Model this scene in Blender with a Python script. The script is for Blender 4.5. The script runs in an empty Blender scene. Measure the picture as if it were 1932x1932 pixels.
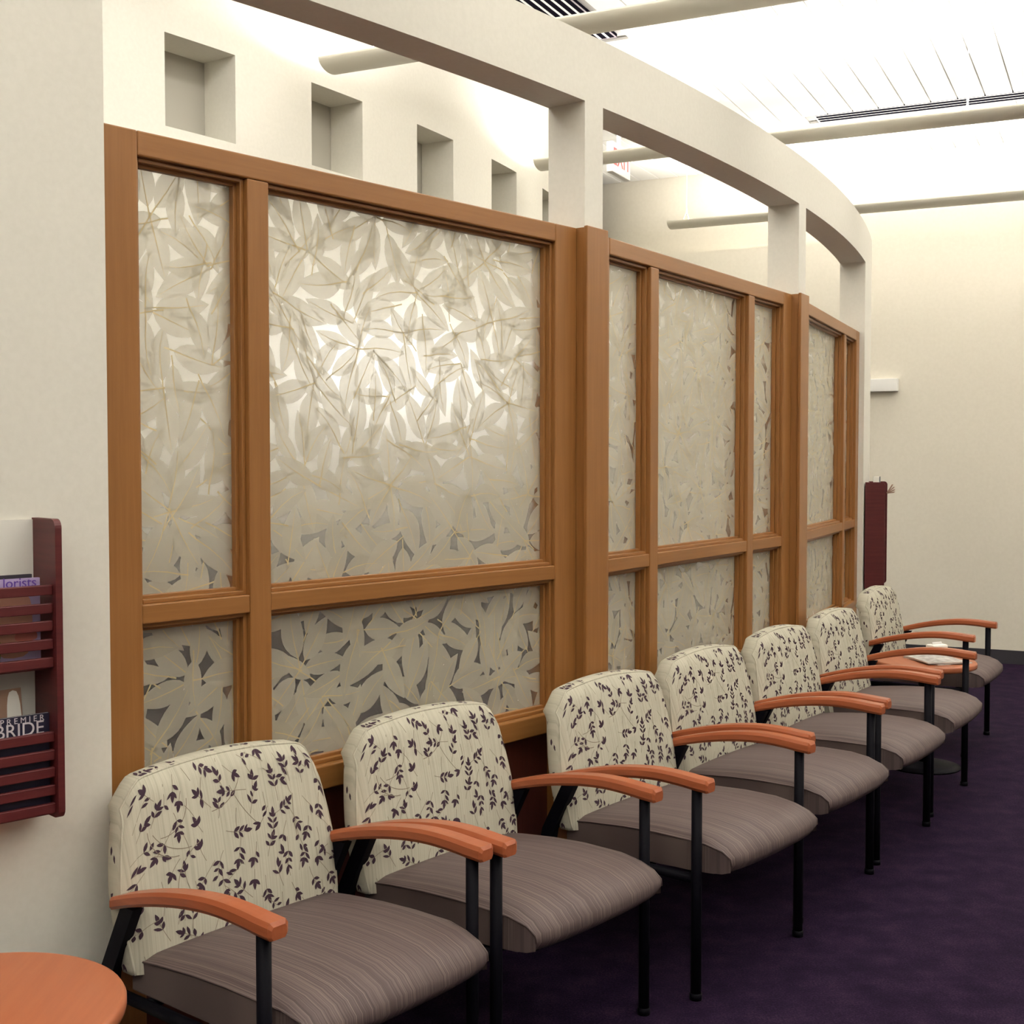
import bpy, bmesh, math, random
from mathutils import Vector, Matrix
from math import sin, cos, pi, radians as rad, atan, atan2, sqrt, hypot

# ------------------------------------------------------------------ camera, world, exposure
S = bpy.context.scene
COL = S.collection
FPX = 2400.0
CAMH = 1.55
cam = bpy.data.cameras.new('camera')
cam.sensor_width = 36.0
cam.sensor_fit = 'HORIZONTAL'
cam.lens = 36.0 * FPX / 1932.0
cam.clip_start = 0.05
camo = bpy.data.objects.new('camera', cam)
camo.location = (0, 0, CAMH)
camo.rotation_euler = (pi / 2 - atan(94 / FPX), 0, 0)
COL.objects.link(camo)
S.camera = camo
w = bpy.data.worlds.new('world')
w.use_nodes = True
w.node_tree.nodes['Background'].inputs[0].default_value = (1, 0.93, 0.8, 1)
w.node_tree.nodes['Background'].inputs[1].default_value = 0.02
S.world = w
S.view_settings.view_transform = 'Standard'
S.view_settings.look = 'None'
S.view_settings.gamma = 1.0
S.view_settings.use_curve_mapping = False
S.view_settings.exposure = 0.40
TUBE_W_PER_M = 16.0          # electrical strength of the uplights, per metre
LAMP_COL = (1.0, 0.965, 0.92)

# ------------------------------------------------------------------ frame of the place
CX, CY, R = -10.358, 12.394, 13.332      # centre and radius of the curved partition's room face
R2 = 11.2                                # room face of the niche wall behind the corridor
AL = rad(25.8)                           # the room's long axis, from the camera's axis
HEAD0, HEAD1 = 2.76, 2.985               # underside and top of the partition's header
CEIL = 3.97
DFAR = 10.43


def pol(r, deg, z=0.0):
    a = rad(deg)
    return Vector((CX + r * cos(a), CY + r * sin(a), z))


def db(d, b, z=0.0):                     # room axes: d along the room, b across it to the right
    return Vector((d * sin(AL) + b * cos(AL), d * cos(AL) - b * sin(AL), z))


# ------------------------------------------------------------------ materials
def new_mat(name):
    m = bpy.data.materials.new(name)
    m.use_nodes = True
    nt = m.node_tree
    return m, nt, nt.nodes['Principled BSDF']


def coords(nt, scale=(1, 1, 1), kind='Object'):
    tc = nt.nodes.new('ShaderNodeTexCoord')
    mp = nt.nodes.new('ShaderNodeMapping')
    mp.inputs['Scale'].default_value = scale
    nt.links.new(tc.outputs[kind], mp.inputs['Vector'])
    return mp.outputs['Vector']


def noise(nt, vec, scale, detail=3, rough=0.55):
    n = nt.nodes.new('ShaderNodeTexNoise')
    n.inputs['Scale'].default_value = scale
    n.inputs['Detail'].default_value = detail
    n.inputs['Roughness'].default_value = rough
    nt.links.new(vec, n.inputs['Vector'])
    return n.outputs['Fac']


def ramp(nt, fac, stops):
    r = nt.nodes.new('ShaderNodeValToRGB')
    els = r.color_ramp.elements
    while len(els) < len(stops):
        els.new(0.5)
    for e, (p, c) in zip(els, stops):
        e.position = p
        e.color = (*c, 1)
    nt.links.new(fac, r.inputs['Fac'])
    return r.outputs['Color']


def bump(nt, bsdf, fac, strength, dist=0.002):
    b = nt.nodes.new('ShaderNodeBump')
    b.inputs['Strength'].default_value = strength
    b.inputs['Distance'].default_value = dist
    nt.links.new(fac, b.inputs['Height'])
    nt.links.new(b.outputs['Normal'], bsdf.inputs['Normal'])


def flat(name, col, rough=0.6, metal=0.0, spec=0.5):
    m, nt, b = new_mat(name)
    b.inputs['Base Color'].default_value = (*col, 1)
    b.inputs['Roughness'].default_value = rough
    b.inputs['Metallic'].default_value = metal
    b.inputs['Specular IOR Level'].default_value = spec
    return m


def two_tone(name, c1, c2, scale, vec=(1, 1, 1), rough=0.6, bmp=0.0, lo=0.35, hi=0.65, spec=0.4, kind='Object', dist=0.002):
    m, nt, b = new_mat(name)
    f = noise(nt, coords(nt, vec, kind), scale)
    nt.links.new(ramp(nt, f, [(lo, c1), (hi, c2)]), b.inputs['Base Color'])
    b.inputs['Roughness'].default_value = rough
    b.inputs['Specular IOR Level'].default_value = spec
    if bmp:
        bump(nt, b, f, bmp, dist)
    return m


def wood(name, dark, mid, light, vec, rough=0.38):
    m, nt, b = new_mat(name)
    v = coords(nt, vec)
    f = noise(nt, v, 1.0, 6, 0.65)
    nt.links.new(ramp(nt, f, [(0.25, dark), (0.5, mid), (0.75, light)]), b.inputs['Base Color'])
    b.inputs['Roughness'].default_value = rough
    b.inputs['Specular IOR Level'].default_value = 0.4
    return m


M = {}
M['plaster'] = two_tone('cream_plaster', (0.70, 0.675, 0.595), (0.725, 0.70, 0.62), 60, rough=0.85, bmp=0.12, spec=0.2)
M['plaster_far'] = two_tone('far_cream_plaster', (0.70, 0.655, 0.555), (0.725, 0.68, 0.58), 40, rough=0.85, bmp=0.08, spec=0.2)
M['ceiling_white'] = flat('ceiling_white', (0.86, 0.85, 0.81), 0.8)
M['ceiling_gap'] = flat('ceiling_gap', (0.45, 0.43, 0.40), 0.9)
M['tube'] = flat('tube_enamel', (0.72, 0.69, 0.58), 0.45)
M['black_slot'] = flat('black_slot', (0.010, 0.009, 0.014), 0.9, spec=0.0)
M['dim_room_grey'] = flat('dim_room_grey', (0.42, 0.40, 0.34), 0.8)
OAK = ((0.255, 0.108, 0.028), (0.295, 0.127, 0.035), (0.335, 0.147, 0.043))
M['oak_v'] = wood('honey_oak_upright', *OAK, (55, 55, 2.2))
M['oak_h'] = wood('honey_oak_level', *OAK, (2.2, 55, 55))
M['oak_panel'] = wood('oak_wainscot', (0.085, 0.022, 0.014), (0.105, 0.028, 0.017), (0.125, 0.034, 0.020), (55, 55, 2.2))
M['arm'] = wood('arm_beech', (0.33, 0.086, 0.034), (0.375, 0.103, 0.041), (0.42, 0.122, 0.05), (60, 3, 60), 0.28)
M['table'] = wood('table_beech', (0.38, 0.115, 0.05), (0.42, 0.132, 0.058), (0.45, 0.15, 0.066), (40, 3, 40), 0.35)
M['cherry'] = wood('dark_cherry', (0.075, 0.012, 0.014), (0.10, 0.017, 0.018), (0.125, 0.022, 0.021), (3, 3, 60), 0.4)
M['black_metal'] = flat('black_metal', (0.0045, 0.004, 0.007), 0.5, spec=0.08)
M['unseen_wall'] = flat('unseen_wall', (0.38, 0.34, 0.29), 0.8)
M['base_rubber'] = flat('dark_rubber_base', (0.03, 0.027, 0.035), 0.6)
M['white_plastic'] = flat('white_plastic', (0.80, 0.79, 0.76), 0.45)
M['grey_laminate'] = flat('grey_laminate', (0.72, 0.70, 0.64), 0.5)
M['paper'] = flat('paper_white', (0.82, 0.80, 0.74), 0.7)
M['leafprint'] = flat('leaf_print', (0.055, 0.030, 0.045), 0.8, spec=0.2)
M['twigprint'] = flat('twig_print', (0.24, 0.20, 0.15), 0.8, spec=0.2)
M['red_letter'] = flat('red_letter', (0.75, 0.10, 0.10), 0.5)


def fabric_back():
    m, nt, b = new_mat('cream_striped_fabric')
    v = coords(nt, (260, 1, 2.0))
    f = noise(nt, v, 1.0, 3, 0.6)
    nt.links.new(ramp(nt, f, [(0.3, (0.43, 0.405, 0.32)), (0.5, (0.50, 0.475, 0.375)), (0.72, (0.55, 0.52, 0.42))]), b.inputs['Base Color'])
    b.inputs['Roughness'].default_value = 0.9
    b.inputs['Specular IOR Level'].default_value = 0.15
    bump(nt, b, f, 0.15, 0.001)
    return m


def fabric_seat():
    m, nt, b = new_mat('brown_pinstripe_fabric')
    v = coords(nt, (520, 1.2, 0.8))
    f = noise(nt, v, 1.0, 3, 0.65)
    nt.links.new(ramp(nt, f, [(0.28, (0.060, 0.041, 0.042)), (0.5, (0.108, 0.076, 0.072)), (0.74, (0.22, 0.165, 0.145))]), b.inputs['Base Color'])
    b.inputs['Roughness'].default_value = 0.62
    b.inputs['Specular IOR Level'].default_value = 0.35
    bump(nt, b, f, 0.2, 0.001)
    return m


M['fab_back'] = fabric_back()
M['fab_seat'] = fabric_seat()


def carpet():
    m, nt, b = new_mat('mottled_plum_carpet')
    v = coords(nt)
    f1 = noise(nt, v, 9, 4, 0.6)
    f2 = noise(nt, v, 160, 3, 0.7)
    mx = nt.nodes.new('ShaderNodeMath')
    mx.operation = 'MULTIPLY_ADD'
    nt.links.new(f2, mx.inputs[0])
    mx.inputs[1].default_value = 0.75
    ad = nt.nodes.new('ShaderNodeMath')
    ad.operation = 'MULTIPLY_ADD'
    nt.links.new(f1, ad.inputs[0])
    ad.inputs[1].default_value = 0.45
    ad.inputs[2].default_value = -0.1
    nt.links.new(ad.outputs[0], mx.inputs[2])
    nt.links.new(ramp(nt, mx.outputs[0], [(0.3, (0.004, 0.0015, 0.009)), (0.5, (0.0145, 0.006, 0.022)), (0.72, (0.042, 0.021, 0.046))]), b.inputs['Base Color'])
    b.inputs['Roughness'].default_value = 0.95
    b.inputs['Specular IOR Level'].default_value = 0.1
    bump(nt, b, f2, 0.6, 0.004)
    return m


M['carpet'] = carpet()


def frosted():
    m = bpy.data.materials.new('frosted_glass')
    m.use_nodes = True
    nt = m.node_tree
    nt.nodes.clear()
    out = nt.nodes.new('ShaderNodeOutputMaterial')
    rf = nt.nodes.new('ShaderNodeBsdfPrincipled')
    rf.inputs['Base Color'].default_value = (0.985, 0.985, 0.965, 1)
    rf.inputs['Transmission Weight'].default_value = 1.0
    rf.inputs['Roughness'].default_value = 0.5
    rf.inputs['IOR'].default_value = 1.18
    df = nt.nodes.new('ShaderNodeBsdfDiffuse')
    df.inputs['Color'].default_value = (0.60, 0.57, 0.50, 1)
    mx = nt.nodes.new('ShaderNodeMixShader')
    mx.inputs[0].default_value = 0.07
    nt.links.new(rf.outputs[0], mx.inputs[1])
    nt.links.new(df.outputs[0], mx.inputs[2])
    nt.links.new(mx.outputs[0], out.inputs['Surface'])
    return m


def leafblade(name, col, tr, clear):
    m = bpy.data.materials.new(name)
    m.use_nodes = True
    nt = m.node_tree
    nt.nodes.clear()
    out = nt.nodes.new('ShaderNodeOutputMaterial')
    d = nt.nodes.new('ShaderNodeBsdfDiffuse')
    d.inputs['Color'].default_value = (*col, 1)
    t = nt.nodes.new('ShaderNodeBsdfTranslucent')
    t.inputs['Color'].default_value = (*col, 1)
    p = nt.nodes.new('ShaderNodeBsdfTransparent')
    a = nt.nodes.new('ShaderNodeMixShader')
    a.inputs[0].default_value = tr
    nt.links.new(d.outputs[0], a.inputs[1])
    nt.links.new(t.outputs[0], a.inputs[2])
    b = nt.nodes.new('ShaderNodeMixShader')
    b.inputs[0].default_value = clear
    nt.links.new(a.outputs[0], b.inputs[1])
    nt.links.new(p.outputs[0], b.inputs[2])
    nt.links.new(b.outputs[0], out.inputs['Surface'])
    return m


M['frosted'] = frosted()
M['blade'] = leafblade('pressed_leaf_blade', (0.74, 0.70, 0.58), 0.48, 0.42)
M['blade2'] = leafblade('pressed_leaf_blade_grey', (0.71, 0.67, 0.555), 0.48, 0.42)
M['blade3'] = leafblade('pressed_leaf_blade_dull', (0.68, 0.64, 0.525), 0.48, 0.42)
M['rib'] = leafblade('pressed_leaf_rib', (0.60, 0.50, 0.29), 0.08, 0.10)


def emit(name, col, st):
    m = bpy.data.materials.new(name)
    m.use_nodes = True
    nt = m.node_tree
    nt.nodes.clear()
    out = nt.nodes.new('ShaderNodeOutputMaterial')
    e = nt.nodes.new('ShaderNodeEmission')
    e.inputs[0].default_value = (*col, 1)
    e.inputs[1].default_value = st
    nt.links.new(e.outputs[0], out.inputs['Surface'])
    return m


# ------------------------------------------------------------------ mesh helpers
class MB:
    def __init__(self):
        self.v, self.f, self.m, self.sm = [], [], [], []

    def face(self, pts, mi=0, smooth=False):
        n = len(self.v)
        self.v += [tuple(p) for p in pts]
        self.f.append(tuple(range(n, n + len(pts))))
        self.m.append(mi)
        self.sm.append(smooth)

    def mesh(self, verts, faces, mi=0, smooth=False):
        n = len(self.v)
        self.v += [tuple(p) for p in verts]
        for f in faces:
            self.f.append(tuple(i + n for i in f))
            self.m.append(mi)
            self.sm.append(smooth)

    def box(self, x0, x1, y0, y1, z0, z1, mi=0, bev=0.0, mat=None):
        bm = bmesh.new()
        bmesh.ops.create_cube(bm, size=1)
        for v in bm.verts:
            v.co = ((x0 + x1) / 2 + v.co.x * (x1 - x0), (y0 + y1) / 2 + v.co.y * (y1 - y0), (z0 + z1) / 2 + v.co.z * (z1 - z0))
        if bev:
            bmesh.ops.bevel(bm, geom=list(bm.edges), offset=bev, segments=2, affect='EDGES', profile=0.5)
        if mat is not None:
            bm.transform(mat)
        bm.verts.index_update()
        self.mesh([v.co.copy() for v in bm.verts], [[v.index for v in f.verts] for f in bm.faces], mi)
        bm.free()

    def arc(self, r0, r1, a0, a1, z0, z1, mi=0, step=0.3):
        n = max(1, int(abs(a1 - a0) / step + 0.5))
        vs, fs = [], []
        for i in range(n + 1):
            a = a0 + (a1 - a0) * i / n
            for r, z in ((r0, z0), (r1, z0), (r1, z1), (r0, z1)):
                vs.append(pol(r, a, z))
        for i in range(n):
            o, p = 4 * i, 4 * i + 4
            for k in range(4):
                l = (k + 1) % 4
                fs.append((o + k, o + l, p + l, p + k))
        fs.append((3, 2, 1, 0))
        fs.append((4 * n, 4 * n + 1, 4 * n + 2, 4 * n + 3))
        self.mesh(vs, fs, mi)

    def tube(self, pts, rad_, seg=10, mi=0, smooth=True, cap=True):
        pts = [Vector(p) for p in pts]
        rs = rad_ if isinstance(rad_, (list, tuple)) else [rad_] * len(pts)
        vs, fs = [], []
        ref = None
        for i, p in enumerate(pts):
            t = (pts[min(i + 1, len(pts) - 1)] - pts[max(i - 1, 0)]).normalized()
            if ref is None:
                ref = Vector((0, 0, 1)) if abs(t.z) < 0.9 else Vector((1, 0, 0))
            s = t.cross(ref).normalized()
            ref = s.cross(t).normalized()
            for k in range(seg):
                a = 2 * pi * k / seg
                vs.append(p + rs[i] * (cos(a) * s + sin(a) * ref))
        for i in range(len(pts) - 1):
            for k in range(seg):
                l = (k + 1) % seg
                fs.append((i * seg + k, i * seg + l, (i + 1) * seg + l, (i + 1) * seg + k))
        n = len(self.v)
        self.mesh(vs, fs, mi, smooth)
        if cap:
            self.f.append(tuple(n + k for k in reversed(range(seg))))
            self.m.append(mi)
            self.sm.append(False)
            self.f.append(tuple(n + (len(pts) - 1) * seg + k for k in range(seg)))
            self.m.append(mi)
            self.sm.append(False)

    def lathe(self, prof, seg=48, mi=0, smooth=True):
        vs, fs = [], []
        for r, z in prof:
            for k in range(seg):
                a = 2 * pi * k / seg
                vs.append((r * cos(a), r * sin(a), z))
        for i in range(len(prof) - 1):
            for k in range(seg):
                l = (k + 1) % seg
                fs.append((i * seg + k, i * seg + l, (i + 1) * seg + l, (i + 1) * seg + k))
        n = len(self.v)
        self.mesh(vs, fs, mi, smooth)
        self.f.append(tuple(n + k for k in reversed(range(seg))))
        self.m.append(mi)
        self.sm.append(False)
        self.f.append(tuple(n + (len(prof) - 1) * seg + k for k in range(seg)))
        self.m.append(mi)
        self.sm.append(False)

    def data(self, name, mats):
        me = bpy.data.meshes.new(name)
        me.from_pydata(self.v, [], self.f)
        for mt in (mats if isinstance(mats, (list, tuple)) else [mats]):
            me.materials.append(mt)
        me.polygons.foreach_set('material_index', self.m)
        me.polygons.foreach_set('use_smooth', self.sm)
        me.update()
        return me

    def build(self, name, mats, parent=None, weld=False):
        me = self.data(name, mats)
        if weld:
            bm = bmesh.new()
            bm.from_mesh(me)
            bmesh.ops.remove_doubles(bm, verts=bm.verts, dist=1e-5)
            bm.to_mesh(me)
            bm.free()
        return link(name, me, parent)


def link(name, data, parent=None):
    o = bpy.data.objects.new(name, data)
    COL.objects.link(o)
    if parent is not None:
        o.parent = parent
    return o


def tag(o, label, cat, group=None, kind=None):
    o['label'] = label
    o['category'] = cat
    if group:
        o['group'] = group
    if kind:
        o['kind'] = kind
    return o


def empty(name, loc=(0, 0, 0), rz=0.0):
    o = bpy.data.objects.new(name, None)
    o.empty_display_size = 0.1
    o.location = loc
    o.rotation_euler = (0, 0, rz)
    COL.objects.link(o)
    return o


def copy_tree(o, parent=None):
    c = o.copy()
    COL.objects.link(c)
    c.parent = parent
    for ch in list(o.children):
        copy_tree(ch, c)
    return c


def box_db(mb, d0, d1, b0, b1, z0, z1, mi=0):
    P = [db(d, b, z) for z in (z0, z1) for d, b in ((d0, b0), (d0, b1), (d1, b1), (d1, b0))]
    mb.mesh(P, [(0, 1, 2, 3), (7, 6, 5, 4), (0, 4, 5, 1), (1, 5, 6, 2), (2, 6, 7, 3), (3, 7, 4, 0)], mi)


# ------------------------------------------------------------------ the setting
DN, BR, BL = -3.6, 4.6, -9.5            # near wall, right wall, far left of the corridor side
mb = MB()
box_db(mb, DN, DFAR, BL, BR, -0.08, 0.0)
o = mb.build('floor', M['carpet'])
tag(o, 'dark plum mottled carpet across the waiting room floor', 'floor', kind='structure')

mb = MB()
box_db(mb, DFAR, DFAR + 0.15, BL, BR, 0, CEIL + 0.1)
o = mb.build('wall_far', M['plaster_far'])
tag(o, 'plain cream wall closing the far end of the room', 'wall', kind='structure')
mb = MB()
box_db(mb, DN - 0.15, DN, BL, BR, 0, CEIL + 0.1)
o = mb.build('wall_near', M['unseen_wall'])
tag(o, 'beige wall behind the viewer', 'wall', kind='structure')
mb = MB()
box_db(mb, DN - 0.15, DFAR + 0.15, BR, BR + 0.15, 0, CEIL + 0.1)
o = mb.build('wall_right', M['unseen_wall'])
tag(o, 'beige wall along the right side outside the view', 'wall', kind='structure')
mb = MB()
box_db(mb, DFAR - 0.012, DFAR, -2.0, BR, 0, 0.105)
o = mb.build('baseboard_far', M['base_rubber'])
tag(o, 'dark rubber baseboard along the far cream wall', 'baseboard', kind='structure')
# lower, thicker stretch of wall at the end of the corridor
mb = MB()
box_db(mb, DFAR - 0.16, DFAR - 0.001, -4.6, -2.06, 0, 3.30)
o = mb.build('wall_corridor', M['plaster_far'])
tag(o, 'low cream stub wall with a ledge at the corridor end', 'wall', kind='structure')

# ceiling: slab, and planks below it
mb = MB()
box_db(mb, DN, DFAR, BL, BR, CEIL + 0.02, CEIL + 0.12)
ceiling = mb.build('ceiling', M['ceiling_gap'])
tag(ceiling, 'white ceiling of narrow metal planks above the light tubes', 'ceiling', kind='structure')
PITCH = 0.172
SEAMS = (0.63, 2.73, 4.83, 6.93, 9.03, DFAR)
DIFF_B = (-2.95, -2.66)
k = 0
me_cache = {}
for i in range(len(SEAMS) - 1):
    d0, d1 = SEAMS[i], SEAMS[i + 1]
    nplank = 52
    for j in range(nplank):
        b = -4.5 + j * PITCH
        L = d1 - d0 - 0.012
        dd = d0 + 0.006
        if i == 4 and b > -2.2:           # planks stop short of the linear diffuser
            dd += 0.19
            L -= 0.19
        if abs(b + PITCH / 2 - sum(DIFF_B) / 2) < 0.17 and i == 2:
            continue
        key = round(L, 3)
        if key not in me_cache:
            pm = MB()
            pm.box(0.004, PITCH - 0.004, 0, L, 0, 0.019, 0, 0.0025)
            me_cache[key] = pm.data('plank', M['ceiling_white'])
        p = link('plank', me_cache[key], ceiling)
        p.location = db(dd, b, CEIL)
        p.rotation_euler = (0, 0, -AL)
        k += 1
# rest of the ceiling, off to the sides, where no planks are seen
mb = MB()
box_db(mb, DN, SEAMS[0], BL, BR, CEIL, CEIL + 0.019)
box_db(mb, SEAMS[0], DFAR, BL, -4.51, CEIL, CEIL + 0.019)
box_db(mb, SEAMS[0], DFAR, -4.5 + 52 * PITCH + 0.004, BR, CEIL, CEIL + 0.019)
mb.build('ceiling_panel', M['ceiling_white'], ceiling)

# ---- curved partition: header, solid left part, columns, end
T = 0.15
A_L, C1a, C1b, C2a, C2b, C3a, A_E = -45.05, -37.32, -36.845, -28.62, -28.11, -20.38, -17.7
FT = 2.34                                # top of the timber frames
mb = MB()
mb.arc(R - T, R, -62, A_L, 0, HEAD1)
mb.arc(R - T, R, A_L, A_E, HEAD0, HEAD1)
mb.arc(R - T, R, C1a, C1b, FT, HEAD0, 0, 0.25)
mb.arc(R - T, R, C2a, C2b, FT, HEAD0, 0, 0.25)
mb.arc(R - T, R, C3a, A_E, 0, HEAD0)
o = mb.build('wall_left', M['plaster'])
tag(o, 'curved cream plaster partition with open header carried on slim columns', 'wall', kind='structure')

# ---- niche wall behind the corridor
NT, NB = 3.40, 3.00
nich = []
for i in range(-1, 8):
    a = -37.69 + i * 4.57
    nich.append((a, a + 2.02))
mb = MB()
mb.arc(R2 - 0.21, R2, -64, -8, 0, NB, 0, 0.5)
mb.arc(R2 - 0.21, R2, -64, -8, NT, CEIL + 0.02, 0, 0.5)
prev = -64
for a0, a1 in nich:
    mb.arc(R2 - 0.21, R2, prev, a0, NB, NT, 0, 0.5)
    prev = a1
mb.arc(R2 - 0.21, R2, prev, -8, NB, NT, 0, 0.5)
wn = mb.build('wall_back', M['plaster'])
tag(wn, 'curved cream wall with a row of square niches behind the partition', 'wall', kind='structure')
for a0, a1 in nich:  # grey panels paint the dimness of the space behind the openings
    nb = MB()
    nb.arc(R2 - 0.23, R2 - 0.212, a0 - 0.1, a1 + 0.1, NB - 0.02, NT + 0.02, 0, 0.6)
    nb.build('dim_room_panel', M['dim_room_grey'], wn)
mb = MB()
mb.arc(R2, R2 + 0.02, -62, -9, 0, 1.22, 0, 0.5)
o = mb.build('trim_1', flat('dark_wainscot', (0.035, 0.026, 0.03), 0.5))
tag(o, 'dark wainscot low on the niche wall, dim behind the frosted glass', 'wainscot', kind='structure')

# unseen emissive panel added in the corridor to make the frosted panes glow
SC = tag(empty('glow_panel', pol(R2, -29.0, 1.84), rad(-29.0 + 90)), 'long glowing panel added behind the frosted leaf panes to light them', 'added light')
sc = MB()
for a0, a1, r0, r1, z0, z1, nm, mt in ((-33.6, -24.6, R2 + 0.001, R2 + 0.03, 1.84, 2.28, 'mount', 'white_plastic'),):
    sc.arc(r0, r1, a0, a1, z0, z1)
o = sc.build(nm, M[mt])
o.parent = SC
o.matrix_parent_inverse = (Matrix.Translation(SC.location) @ Matrix.Rotation(SC.rotation_euler.z, 4, 'Z')).inverted()
sc = MB()
sc.arc(R2 + 0.031, R2 + 0.09, -33.5, -24.7, 1.86, 2.26)
o = sc.build('diffuser', emit('added_glow', (1.0, 0.95, 0.86), 2.0))
o.parent = SC
o.matrix_parent_inverse = (Matrix.Translation(SC.location) @ Matrix.Rotation(SC.rotation_euler.z, 4, 'Z')).inverted()

# ------------------------------------------------------------------ timber windows between the columns
rng = random.Random(7)
FREC = 0.03


def leaf_outline(L, W, bend):
    n = 9
    up, lo = [], []
    for i in range(n + 1):
        t = i / n
        wv = W * 0.5 * (sin(pi * t ** 0.85) ** 0.9) * (1.0 - 0.12 * t)
        c = bend * sin(pi * t)
        up.append((t * L, c + wv))
        lo.append((t * L, c - wv))
    return up + lo[-2:0:-1]


def clip(poly, x0, x1, z0, z1):
    for ax_, lim, sg in ((0, x0, 1), (0, x1, -1), (1, z0, 1), (1, z1, -1)):
        out = []
        for i in range(len(poly)):
            a, b = poly[i - 1], poly[i]
            ia, ib = sg * (a[ax_] - lim) >= 0, sg * (b[ax_] - lim) >= 0
            if ia != ib:
                t = (lim - a[ax_]) / (b[ax_] - a[ax_])
                out.append((a[0] + t * (b[0] - a[0]), a[1] + t * (b[1] - a[1])))
            if ib:
                out.append(b)
        poly = out
        if not poly:
            return poly
    return poly


LEAFV = []
LEAFMATS = [M['blade'], M['blade2'], M['blade3'], M['rib']]
for i in range(9):
    L = 0.128 + 0.0055 * i
    Wd = L * (0.40 + 0.03 * (i % 4))
    bd = (0.006, -0.006, 0.010, 0.0, -0.010, 0.004, -0.004, 0.008, -0.008)[i]
    polys = [(leaf_outline(L, Wd, bd), i % 3, 0.0)]
    rb = [(-0.17 * L, -0.1 * bd), (0, 0)] + [(t * L, bd * sin(pi * t)) for t in (0.3, 0.6, 0.9)]
    wr = [0.0021, 0.0019, 0.0015, 0.0010, 0.0005]
    for q in range(4):
        (xa, za), (xb, zb) = rb[q], rb[q + 1]
        polys.append(([(xa, za - wr[q]), (xb, zb - wr[q + 1]), (xb, zb + wr[q + 1]), (xa, za + wr[q])], 3, -0.0004))
    for q in range(3):                    # fine side veins
        t = 0.28 + 0.2 * q
        for sgn in (-1, 1):
            xa, za = t * L, bd * sin(pi * t)
            xb, zb = xa + 0.13 * L, za + sgn * Wd * 0.33
            polys.append(([(xa, za - 0.00025), (xb, zb - 0.0001), (xb, zb + 0.0001), (xa, za + 0.00025)], 3, -0.0003))
    mq = MB()
    for P, mi, dy in polys:
        mq.face([(x, dy, z) for x, z in P], mi)
    LEAFV.append((polys, mq.data('leaf', LEAFMATS), L, Wd))


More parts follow.
